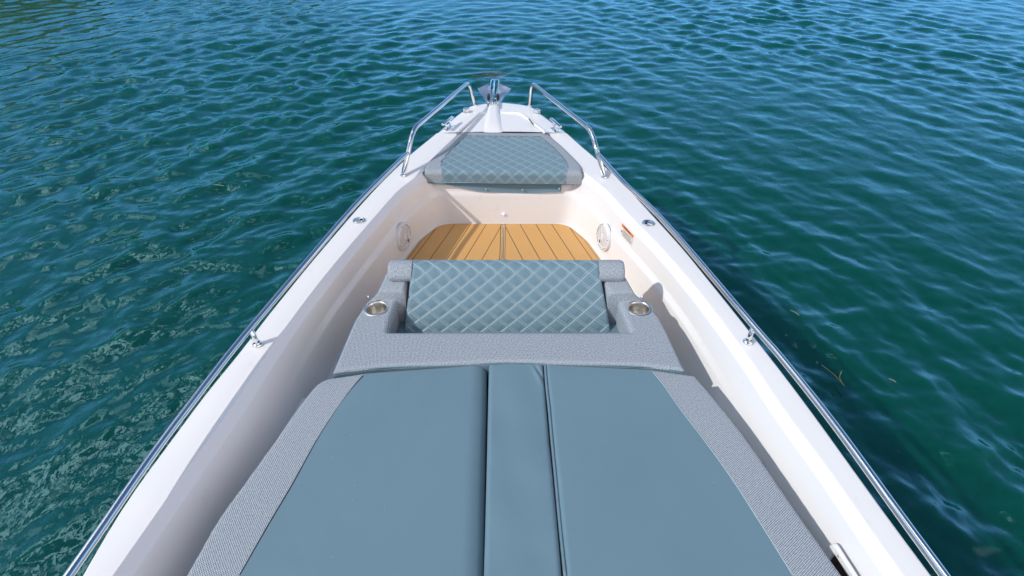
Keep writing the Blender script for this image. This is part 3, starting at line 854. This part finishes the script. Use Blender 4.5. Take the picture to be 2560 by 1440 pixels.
def anchor():
    a = empty('anchor', (cx, cy+.3, 1.1), 'galvanised plough anchor with two broad flukes held in the bow roller', 'anchor')
    z0 = 1.13
    tipL, tipR = P(1196, 223, 1.11), P(1275, 223, 1.11)
    topL, topR = P(1222, 210, 1.11), P(1243, 209, 1.11)
    botL, botR = P(1219, 262, 1.08), P(1250, 259, 1.08)
    far = P(1233, 201, 1.10); near = P(1234, 262, 1.05)
    for nm, tip, top, bot, s in (('fluke', tipL, topL, botL, -1), ('fluke', tipR, topR, botR, 1)):
        # a curved plate: rows between spine and outer edge
        spine = [Vector((cx+s*.012, near.y, 1.045)), Vector((cx+s*.014, (near.y+far.y)/2, 1.03)), Vector((cx+s*.012, top.y, 1.06))]
        outer = [bot, bot.lerp(tip, .5)+Vector((s*-.008, 0, -.005)), tip+Vector((0, -.02, .0)), tip+Vector((-s*.01, .03, 0)), top]
        sp = catmull(spine, 10); ou = catmull(outer, 5); n = min(len(sp), len(ou)); vs = []; fs = []
        for i in range(n):
            for k in range(7):
                t = k/6; p = sp[i].lerp(ou[i], t); p.z += -.018*math.sin(math.pi*t); vs.append(p)
        off = len(vs)
        vs += [v+Vector((0, 0, -.007)) for v in vs[:off]]
        for i in range(n-1):
            for k in range(6):
                q = (i*7+k, i*7+k+1, i*7+k+8, i*7+k+7); fs.append(q); fs.append(tuple(off+j for j in q[::-1]))
            fs.append((i*7+6, i*7+13, off+i*7+13, off+i*7+6))
        mesh('fluke', vs, fs, M_GALV, a)
        ed = catmull([o_+Vector((0, 0, .001)) for o_ in outer], 6); v, f = tube(ed, .004, 8); mesh('fluke_rim', v, f, M_CHROME, a)
    # shank
    m = MB(); z1 = 1.13
    sh = [Vector((cx, cy-.02, 1.10)), Vector((cx, cy+.18, 1.155)), Vector((cx, far.y-.12, 1.13)), Vector((cx, far.y-.03, 1.09))]
    cur = catmull(sh, 8); vs = []; fs = []
    for i, p in enumerate(cur):
        w = .007; h = .018+.012*math.sin(math.pi*i/(len(cur)-1))
        vs += [p+Vector((-w, 0, -h)), p+Vector((w, 0, -h)), p+Vector((w, 0, h*.6)), p+Vector((0, 0, h*.8)), p+Vector((-w, 0, h*.6))]
    for i in range(len(cur)-1):
        for k in range(5): fs.append((i*5+k, i*5+(k+1) % 5, (i+1)*5+(k+1) % 5, (i+1)*5+k))
    fs += [(4, 3, 2, 1, 0), tuple(range(len(vs)-5, len(vs)))]
    mesh('shank', vs, fs, M_CHROME, a, True, auto=35)
    hoop = catmull([Vector((cx-.032, cy+.22, 1.11)), Vector((cx-.034, far.y-.10, 1.115)), Vector((cx-.018, far.y-.02, 1.11)), Vector((cx, far.y, 1.105)), Vector((cx+.018, far.y-.02, 1.11)), Vector((cx+.034, far.y-.10, 1.115)), Vector((cx+.032, cy+.22, 1.11))], 6)
    v, f = tube(hoop, .0055, 10); mesh('hoop', v, f, M_CHROME, a)
anchor()

# ------------------------------------------------------------------ cushions: control nets
def seg_dist(px, py, segs):
    d = np.full(px.shape, 1e9)
    for (ax, ay), (bx, by) in segs:
        vx, vy = bx-ax, by-ay; L2 = vx*vx+vy*vy+1e-12
        t = np.clip(((px-ax)*vx+(py-ay)*vy)/L2, 0, 1); d = np.minimum(d, np.hypot(px-ax-t*vx, py-ay-t*vy))
    return d
def clus(n, a, b):                    # parameters denser near marked ends
    t = np.linspace(0, 1, n+1)
    if a and b: t = .5-.5*np.cos(math.pi*t)
    elif a: t = t**1.8
    elif b: t = 1-(1-t)**1.8
    return t
def pad(net, csub, rsub, keys, r, bottom, parts, root, skirt_key=None, quilt=None, puff=.0, cut=None, quilt_amp=.0, smoothv=True, extra=None):
    """net[row][col] 3D control points; keys[row][col] part key of each block (None = hole)"""
    nR, nC = len(net), len(net[0])
    ru = [0.0]
    rt = [ (i+tt) for i in range(nR-1) for tt in (np.linspace(0, 1, rsub[i]+1)[:-1] if 0 < i < nR-2 else clus(rsub[i], i == 0, i == nR-2)[:-1])]+[nR-1]
    ct = [ (i+tt) for i in range(nC-1) for tt in (np.linspace(0, 1, csub[i]+1)[:-1] if 0 < i < nC-2 else clus(csub[i], i == 0, i == nC-2)[:-1])]+[nC-1]
    cols = []
    for c in range(nC):
        pts = [net[i][c] for i in range(nR)]
        q = [pts[0]*2-pts[1]]+pts+[pts[-1]*2-pts[-2]]; col = []
        for t in rt:
            i = min(int(t), nR-2); u = t-i; a, b, c_, d = q[i], q[i+1], q[i+2], q[i+3]
            if smoothv: col.append(.5*((2*b)+(c_-a)*u+(2*a-5*b+4*c_-d)*u*u+(3*b-a-3*c_+d)*u**3))
            else: col.append(b.lerp(c_, u))
        cols.append(col)
    G = np.zeros((len(rt), len(ct), 3))
    for j, t in enumerate(ct):
        i = min(int(t), nC-2); u = t-i
        for k in range(len(rt)): G[k, j] = cols[i][k].lerp(cols[i+1][k], u)
    br_ = [min(int(t), nR-2) for t in rt[:-1]]; bc_ = [min(int(t), nC-2) for t in ct[:-1]]
    H, Wd = len(rt), len(ct)
    K = [[keys[br_[i]][bc_[j]] for j in range(Wd-1)] for i in range(H-1)]
    segs = []; bedges = []
    def k(i, j): return K[i][j] if 0 <= i < H-1 and 0 <= j < Wd-1 else None
    for i in range(H-1):
        for j in range(Wd-1):
            if K[i][j] is None: continue
            for (di, dj, e) in ((-1, 0, ((i, j), (i, j+1))), (1, 0, ((i+1, j+1), (i+1, j))), (0, -1, ((i+1, j), (i, j))), (0, 1, ((i, j+1), (i+1, j+1)))):
                if k(i+di, j+dj) is None:
                    (a, b), (c_, d) = e; segs.append(((G[a, b, 0], G[a, b, 1]), (G[c_, d, 0], G[c_, d, 1])))
                    inner = 0 <= i+di < H-1 and 0 <= j+dj < Wd-1
                    bedges.append((e, K[i][j], inner, (di, dj)))
    D = seg_dist(G[..., 0], G[..., 1], segs)
    base = G.copy(); dd = np.clip(D, 0, r)
    G[..., 2] -= r-np.sqrt(np.maximum(r*r-(r-dd)**2, 0))
    G[..., 2] += puff*(1-np.exp(-D/.08))
    if quilt is not None:
        pw, ph, _ = quilt; kk = 1/math.hypot(1/pw, 1/ph)
        U = G[..., 0]/pw; V_ = (G[..., 1]+G[..., 2])/ph
        d1 = np.abs((U+V_+100) % 1-.5)*kk; d2 = np.abs((U-V_+100) % 1-.5)*kk; dq = np.minimum(d1, d2)
        msk = np.zeros((H, Wd))
        for i in range(H-1):
            for j in range(Wd-1):
                if K[i][j] == 'panel': msk[i, j] = msk[i+1, j] = msk[i, j+1] = msk[i+1, j+1] = 1
        G[..., 2] -= msk*(quilt_amp*.8*np.exp(-(dq/.0058)**1.5)-.0016*np.minimum(1, dq/.022))
    if extra is not None: G = extra(G, D)
    out = {}
    def put(key, pts, uvs):
        o = out.setdefault(key, dict(v=[], f=[], uv=[], idx={}))
        ids = []
        for p, u in zip(pts, uvs):
            kk = (round(p[0], 5), round(p[1], 5), round(p[2], 5))
            if kk not in o['idx']: o['idx'][kk] = len(o['v']); o['v'].append(tuple(p)); o['uv'].append(u)
            ids.append(o['idx'][kk])
        if len(set(ids)) >= 3: o['f'].append(tuple(dict.fromkeys(ids)))
    for i in range(H-1):
        for j in range(Wd-1):
            if K[i][j] is None: continue
            q = [G[i, j], G[i+1, j], G[i+1, j+1], G[i, j+1]]
            if cut is not None:
                c_ = sum(q)/4
                if any(math.hypot(c_[0]-a, c_[1]-b) < rr for a, b, rr in cut): continue
            put(K[i][j], q, [(p[0], p[1]+p[2]) for p in q])
    for e, key, inner, dr in bedges:
        (a, b), (c_, d) = e; p, q = G[a, b], G[c_, d]
        sk = skirt_key(key, inner, dr) if skirt_key else key
        bz = bottom(inner) if callable(bottom) else bottom
        n = 6; ins = 0
        for s in range(n):
            t0, t1 = s/n, (s+1)/n
            z = lambda P_, t: P_[2]+(bz-P_[2])*t
            A = (p[0], p[1], z(p, t0)); B_ = (q[0], q[1], z(q, t0)); A1 = (p[0], p[1], z(p, t1)); B1 = (q[0], q[1], z(q, t1))
            tang = abs(q[0]-p[0]) > abs(q[1]-p[1])
            uf = (lambda w, P_: (w[0], w[1]+w[2])) if tang else (lambda w, P_: (w[0]-(P_[2]-w[2]), w[1]+P_[2]))
            put(sk, [A, B_, B1, A1], [uf(A, p), uf(B_, q), uf(B1, q), uf(A1, p)])
    objs = {}
    for key, o in out.items():
        nm, mat = parts[key]; objs[key] = mesh(nm, o['v'], o['f'], mat, root, True, o['uv'])
        objs[key].data.update()
    return objs, G, rt, ct
def seam(path, r, mat, parent, name='seam', z=.0):
    v, f = tube([Vector(p)+Vector((0, 0, z)) for p in path], r, 6); return mesh(name, v, f, mat, parent)

# --- sun pads
ZP = 1.006
def net_px(rows, z): return [[P(x, y, z) for x, y in r] for r in rows]
def extend(net, d=.9):
    a, b = net[-2], net[-1]; last = []
    for p, q in zip(a, b):
        t = (q-p); t = t/abs(t.y); last.append(q+Vector((t.x*d, -d, 0)))
    net.append(last); return net
def soften_side(xf, side, width, drop):
    def f(G, D):
        for i in range(G.shape[0]):
            for j in range(G.shape[1]):
                x, y = G[i, j, 0], G[i, j, 1]; e = xf(y); d = (e-x)*side
                if d < width: s = 1-max(d, 0)/width; G[i, j, 2] -= drop*s*s
        return G
    return f
padL = extend(net_px([[(817,944),(919,930),(1216,905)],[(789,961),(889,962),(1216,960)],[(742,1018),(850,1014),(1215.5,1014)],[(691,1091),(794,1100),(1214,1095)],[(613,1199),(730,1215),(1212,1205)],[(540,1302),(674,1310),(1211,1305)],[(461,1440),(600,1440),(1209,1440)]], ZP))
def sag(G, D, k=1.0):
    x, y = G[..., 0], G[..., 1]
    G[..., 2] += k*(.0016*np.sin(6.1*x+3.3*y+.4)*np.sin(4.7*y-1.9*x)+.0009*np.sin(13*x-7*y)+.0007*np.sin(y*95+9*np.sin(y*7))*np.exp(-D/.016))
    return G
rp = empty('sun_pad', (padL[3][1].x, padL[3][1].y, .9), 'wide blue sun pad left of the narrow one, grey woven band on its left', 'cushion', 'sun pads over the foredeck lounge')
ed = interp_y([r[2] for r in padL])
pt = {'band': ('woven_band', M_WEAVE_N), 'top': ('vinyl_top', M_VINYL)}
pad(padL, [14, 60], [14, 20, 20, 20, 20, 24, 6], [['band', 'top']]*7, .018, .88, pt, rp, extra=lambda G, D: soften_side(ed, 1, .06, .028)(sag(G, D), D), puff=.004)
seam([r for r in catmull([r[1] for r in padL[:-1]], 8)][3:], .0016, M_SEAM, rp, z=.0045)
padM = extend(net_px([[(1222,906),(1290,904),(1357,907)],[(1221,960),(1290,960),(1362,960)],[(1218,1100),(1297,1100),(1374,1100)],[(1214,1260),(1300,1260),(1389,1260)],[(1209,1440),(1305,1440),(1405,1440)]], ZP))
rp = empty('sun_pad', (padM[2][1].x, padM[2][1].y, .9), 'narrow plain blue sun pad in the middle, between the two wide pads', 'cushion', 'sun pads over the foredeck lounge')
def wrinkle(G, D):
    G = sag(G, D)
    w = P(1352, 935, ZP)
    for i in range(G.shape[0]):
        for j in range(G.shape[1]):
            x, y = G[i, j, 0]-w.x, G[i, j, 1]-w.y
            G[i, j, 2] += -.006*math.exp(-((x*1.0+y*.45)/.007)**2-(y/.06)**2)+.004*math.exp(-((x+y*.35+.016)/.007)**2-(y/.05)**2)
            G[i, j, 2] += .0012*math.sin(x*40+y*9)+.0010*math.sin(y*26+x*15)
    return G
pad(padM, [26, 26], [24, 30, 30, 30, 8], [['top', 'top']]*5, .016, .88, {'top': ('vinyl_top', M_VINYL)}, rp, puff=.004, extra=wrinkle)
padR = extend(net_px([[(1365,908),(1621,921),(1738,937)],[(1369,960),(1655,960),(1762,964)],[(1376,1024),(1700,1024),(1812,1024)],[(1383,1100),(1758,1100),(1871,1100)],[(1392,1190),(1823,1190),(1934,1190)],[(1403,1305),(1897,1305),(2014,1305)],[(1417,1440),(1981,1440),(2109,1440)]], ZP))
rp = empty('sun_pad', (padR[3][1].x, padR[3][1].y, .9), 'wide blue sun pad right of the narrow one, grey woven band down its right side', 'cushion', 'sun pads over the foredeck lounge')
pad(padR, [60, 14], [14, 20, 20, 20, 20, 24, 6], [['top', 'band']]*7, .015, .88, pt, rp, puff=.004, extra=sag)
seam([r for r in catmull([r[1] for r in padR[:-1]], 8)][3:], .0014, M_STITCH, rp, z=.004)
seam([p+Vector((-.0035, 0, 0)) for p in catmull([r[0] for r in padR[:-1]], 8)], .0055, M_VINYL, rp, 'welt', -.008)

# --- lounge unit: woven U-shaped top, cup holders, quilted backrest
un = [[(965,681,1.068),(1023,681,1.068),(1266,681,1.068),(1503,683,1.068),(1561,685,1.068)],
      [(943,729,1.045),(1011,730,1.045),(1268,733,1.045),(1522,733,1.045),(1588,732,1.045)],
      [(919,751,1.006),(993,750,1.006),(1268,752,1.006),(1547,754,1.006),(1614,751,1.006)],
      [(889,796,1.0),(979,790,1.0),(1268,792,1.0),(1562,792,1.0),(1650,795,1.0)],
      [(874,829,1.0),(970,829,1.0),(1270,829,1.0),(1577,829,1.0),(1668,829,1.0)],
      [(832,929,1.0),(950,914,1.0),(1272,902,1.0),(1600,911,1.0),(1712,924,1.0)]]
LUP = .02
net = [[P(p[0], p[1], p[2]+LUP) for p in r] for r in un]
lounge = empty('lounge_unit', (net[3][2].x, 1.85, .72), 'seat unit with grey woven arms, two steel cup holders and a quilted blue backrest', 'seat')
CH = [P(941, 771, 1.0+LUP), P(1598, 771, 1.0+LUP)]
cuts = [(c.x, c.y, .047) for c in CH]
keys = [['w', None, None, 'w']]*4+[['w', 'w', 'w', 'w']]
pad(net, [22, 50, 50, 22], [10, 10, 12, 10, 34], keys, .014, lambda inner: .892 if inner else .87, {'w': ('woven_top', M_WEAVE), 's': ('vinyl_side', M_VINYL)}, lounge,
    skirt_key=lambda k, inner, dr: 'w' if inner else 's', cut=cuts, smoothv=False)
# stitched piping along the rim
rim = [net[i][0] for i in range(6)]; rimr = [net[i][4] for i in range(6)]
aft = catmull([net[5][i] for i in range(5)], 16)
seam([p+Vector((0, -.001, -.011)) for p in aft], .0028, M_VINYL, lounge, 'piping')
st = MB()
for i in range(len(aft)-1):
    pass
L = [0]
for a, b in zip(aft, aft[1:]): L.append(L[-1]+(b-a).length)
s = .004
while s < L[-1]-.006:
    j = int(np.searchsorted(L, s))-1; j = max(0, j); p = aft[j].lerp(aft[j+1], (s-L[j])/(L[j+1]-L[j])); q = p+(aft[j+1]-aft[j]).normalized()*.0045
    v, f = tube([p+Vector((0, -.0028, -.0185)), q+Vector((0, -.0028, -.0185))], .0009, 4); st.add(v, f); s += .0075
st.build('stitching', M_STITCH, lounge)
for pth in (rim, rimr):
    seam(arc_path([p+Vector((0, 0, -.013)) for p in pth], .015, 5), .0022, M_VINYL, lounge, 'piping')
# the well under the backrest
wl = [P(970, 829, 1.0+LUP), P(1577, 829, 1.0+LUP)]
v, f = box(Matrix.Translation(((wl[0].x+wl[1].x)/2, 1.91, .886)), wl[1].x-wl[0].x-.002, .34, .03, .006); mesh('well_cushion', v, f, M_VINYL, lounge)
# body beneath
v, f = box(Matrix.Translation((.0, 1.88, .795)), 1.06, .50, .14, .02); mesh('unit_base', v, f, M_WHITE, lounge)
for c in CH:
    M = Matrix.Translation(c)
    v, f = lathe([(.0555, -.001), (.056, .0015), (.0535, .0035), (.0455, .003), (.0435, .0005), (.043, -.02), (.043, -.088), (.040, -.094)], M, 56)
    o = mesh('cup_holder', v, f, M_BRUSH, lounge, True, auto=60)
# backrest: a profile swept across
prof = [(1.958,.876),(1.972,.90),(1.995,.935),(2.02,.972),(2.045,1.008),(2.07,1.042),(2.09,1.068),(2.108,1.09),(2.128,1.108),(2.150,1.119),(2.172,1.122),(2.192,1.115),(2.205,1.098),(2.208,1.07),(2.206,1.0),(2.200,.9)]
def up(a, b): return (a*(CAMZ-b-LUP)/(CAMZ-b), b+LUP)
prof = [up(a, b) for a, b in prof]
def backrest():
    br0 = empty('backrest', (0, 2.1, .9), None, None); 
    pr = catmull([Vector((0, a, b)) for a, b in prof], 12)
    arc = [0]
    for a, b in zip(pr, pr[1:]): arc.append(arc[-1]+(b-a).length)
    xb0, xb1 = P(1010, 826, .88+LUP).x, P(1527, 824, .88+LUP).x
    xt0, xt1 = P(1031, 652, 1.12+LUP).x, P(1497, 652, 1.12+LUP).x
    tot = arc[-1]; ltop = arc[80] if len(arc) > 80 else tot
    nx = 330; vs = []; uvs = []; fs = []
    nrm = []
    for i, p in enumerate(pr):
        t = (pr[min(i+1, len(pr)-1)]-pr[max(i-1, 0)]).normalized(); nrm.append(Vector((0, -t.z, t.y)))
    pw, ph, _ = QB; kk = 1/math.hypot(1/pw, 1/ph)
    for i, p in enumerate(pr):
        w = min(1, arc[i]/.27)
        a, b = xb0*(1-w)+xt0*w, xb1*(1-w)+xt1*w
        for j in range(nx+1):
            s = j/nx; x = a+(b-a)*s
            xu = (s-.5)*.83; vu = arc[i]
            U, V_ = xu/pw, vu/ph
            d1 = abs((U+V_+100) % 1-.5)*kk; d2 = abs((U-V_+100) % 1-.5)*kk; dq = min(d1, d2)
            de = min(x-a, b-x); e = .012-math.sqrt(max(0, .012**2-(.012-min(de, .012))**2))
            hgt = .0015-.0034*math.exp(-(dq/.0052)**1.5)+.0016*min(1, dq/.02)-e
            vs.append(Vector((x, p.y, p.z))+nrm[i]*hgt); uvs.append((xu, vu))
    for i in range(len(pr)-1):
        for j in range(nx):
            a = i*(nx+1)+j; fs.append((a, a+1, a+nx+2, a+nx+1))
    main = mesh('backrest', vs, fs, M_QUILT_B, lounge, True, uvs)
    bpy.data.objects.remove(br0)
    # woven end bolsters
    ring = [Vector((0, *up(a, b))) for a, b in ((2.100,1.062),(2.098,1.082),(2.112,1.103),(2.135,1.118),(2.165,1.125),(2.193,1.117),(2.207,1.098),(2.210,1.074),(2.204,1.058),(2.15,1.054),(2.11,1.055))]
    ring = catmull(ring+[ring[0]], 4)[:-1]; cen = Vector((0, *up(2.153, 1.088)))
    for x0_, x1_ in ((xt0+.003, P(973, 665, 1.10+LUP).x), (xt1-.003, P(1559.5, 668, 1.10+LUP).x)):
        s_ = 1 if x1_ > x0_ else -1; W_ = abs(x1_-x0_); vs = []; uvs = []; fs = []
        xs = [0, .004]+[W_*t for t in (.3, .5, .65)]+[W_-.02+.02*math.sin(R(a)) for a in (0, 20, 40, 58, 72, 82, 88)]
        for x in xs:
            d = W_-x; sc = 1 if d > .02 else math.sqrt(max(.0, 1-((.02-d)/.02)**2))*.25+.75
            if x == 0: sc = .97
            for k, p in enumerate(ring):
                q = cen+(p-cen)*sc; vs.append((x0_+s_*x, q.y, q.z)); uvs.append((x0_+s_*x, k*.006))
        n = len(ring)
        for i in range(len(xs)-1):
            for k in range(n): fs.append((i*n+k, i*n+(k+1) % n, (i+1)*n+(k+1) % n, (i+1)*n+k))
        fs.append(tuple(range(n))); fs.append(tuple(range((len(xs)-1)*n, len(xs)*n)))
        mesh('woven_bolster', vs, fs, M_WEAVE, main, True, uvs, auto=50)
backrest()

# --- bow cushion
bn = net_px([[(1147,328),(1169,328),(1347,331),(1372,332)],
             [(1137,338),(1167,340.5),(1350,343),(1382,341)],
             [(1101,370),(1136,368),(1384,370),(1414,369)],
             [(1063,409),(1105,403),(1417,408),(1455,412)],
             [(1060,428),(1104,428),(1418,431),(1457,432)]], 1.092)
bow = empty('bow_cushion', (0, 3.5, .99), 'diamond quilted blue bow seat cushion with a woven grey border, ahead of the teak floor', 'cushion')
keys = [['b', 'b', 'b'], ['b', 'panel', 'b'], ['b', 'panel', 'b'], ['b', 'panel', 'b']]
pad(bn, [14, 200, 14], [8, 50, 60, 36], keys, .028, 1.014, {'b': ('woven_border', M_WEAVE), 'panel': ('quilted_panel', M_QUILT_C)}, bow, quilt=QC, quilt_amp=.004, puff=.006,
    skirt_key=lambda k, inner, dr: k, smoothv=True)
for c in (1, 2):
    pp = [r[c] for r in bn[1:]]; cur = catmull(pp, 6); seam(cur[:-3], .0013, M_SEAM, bow, z=-.0005+.005)
seam([bn[1][1].lerp(bn[1][2], i/10) for i in range(11)], .0013, M_SEAM, bow, z=.004)
ya = bn[4][1].y
seam([(bn[4][0].x+.02, ya-.001, 1.017), (0, ya-.003, 1.017), (bn[4][3].x-.02, ya-.002, 1.017)], .004, M_VINYL, bow, 'piping')
# hanging flap with snap fasteners
def flap():
    y = YF-.012
    top = [(1112,455),(1160,457),(1210,457.5),(1260,458),(1310,459),(1360,460),(1404,461)]
    bot = [(1114,457),(1160,466),(1210,475.5),(1260,479.5),(1310,481.5),(1345,480),(1370,477),(1402,477)]
    tp = catmull([PY(a, b-4, y) for a, b in top], 6); bt = catmull([PY(a, b, y) for a, b in bot], 6)
    n = 40; vs = []; fs = []
    def at(poly, t): i = min(int(t*(len(poly)-1)), len(poly)-2); return poly[i].lerp(poly[i+1], t*(len(poly)-1)-i)
    for th in (0, .003):
        for i in range(n+1):
            t = i/n; a, b = at(tp, t), at(bt, t)
            for k in range(5):
                p = a.lerp(b, k/4); p.y = y-.006-.010*(k/4)*(1+.5*math.sin(t*9))+th; vs.append(p)
    o1 = (n+1)*5
    for i in range(n):
        for k in range(4):
            q = (i*5+k, i*5+k+1, i*5+k+6, i*5+k+5); fs.append(q); fs.append(tuple(o1+j for j in q[::-1]))
        fs.append((i*5+4, i*5+9, o1+i*5+9, o1+i*5+4))
    f_ = mesh('hanging_flap', vs, fs, M_VINYL, bow)
    for a, b in ((1214, 473), (1305, 474), (1397, 471)):
        p = PY(a, b, y-.022); v, f = lathe([(.0062, 0), (.0062, .002), (.0045, .004), (.002, .0042)], frame_m(p, (1, 0, 0), None, (0, -1, .1)), 16); mesh('snap_fastener', v, f, M_CHROME, f_)
flap()

# ------------------------------------------------------------------ things floating on the water
M_WEED = simple('seaweed', (.11, .085, .03), .6, nscale=30, namt=.4); M_GRASS = simple('sea_grass', (.30, .30, .10), .5)
def weed():
    c = P(1240, 189, .02); m = MB()
    for i in range(26):
        a = random.uniform(0, 6.28); r0 = random.uniform(0, .28); p = c+Vector((r0*math.cos(a)*1.1, r0*math.sin(a)*.9, 0)); d = random.uniform(0, 6.28); path = []
        for k in range(7):
            path.append(p.copy()); d += random.uniform(-.7, .7); p = p+Vector((math.cos(d), math.sin(d)*.8, 0))*.04; p.z = .02+random.uniform(0, .02)
        v, f = tube(path, .0022, 5); m.add(v, f)
    o = m.build('seaweed_clump', M_WEED); tag(o, 'brown tangle of seaweed floating just beyond the anchor', 'seaweed')
weed()
def blade(px, py, px2, py2, bend, label):
    a, b = P(px, py, .03), P(px2, py2, .03); mid = (a+b)/2+Vector((-(b-a).y, (b-a).x, 0))*bend
    v, f = tube(catmull([a, mid, b], 8), .0022, 5); tag(mesh('grass_blade', v, f, M_GRASS), label, 'sea grass', 'loose blades of sea grass on the water')
blade(2054, 912, 2112, 965, .05, 'long blade of sea grass beside the starboard rail, lying away from it')
blade(2104, 928, 2108, 962, -.12, 'short curved blade of sea grass crossing the longer one off the starboard rail')
blade(2222, 946, 2240, 955, .05, 'tiny pale blade of sea grass to the right of the crossed pair')
blade(1975, 775, 1998, 788, .08, 'tiny blade of sea grass level with the cup holders off the starboard side')
blade(534, 461, 560, 465, .04, 'thin pale blade of sea grass off the port side near the bow')
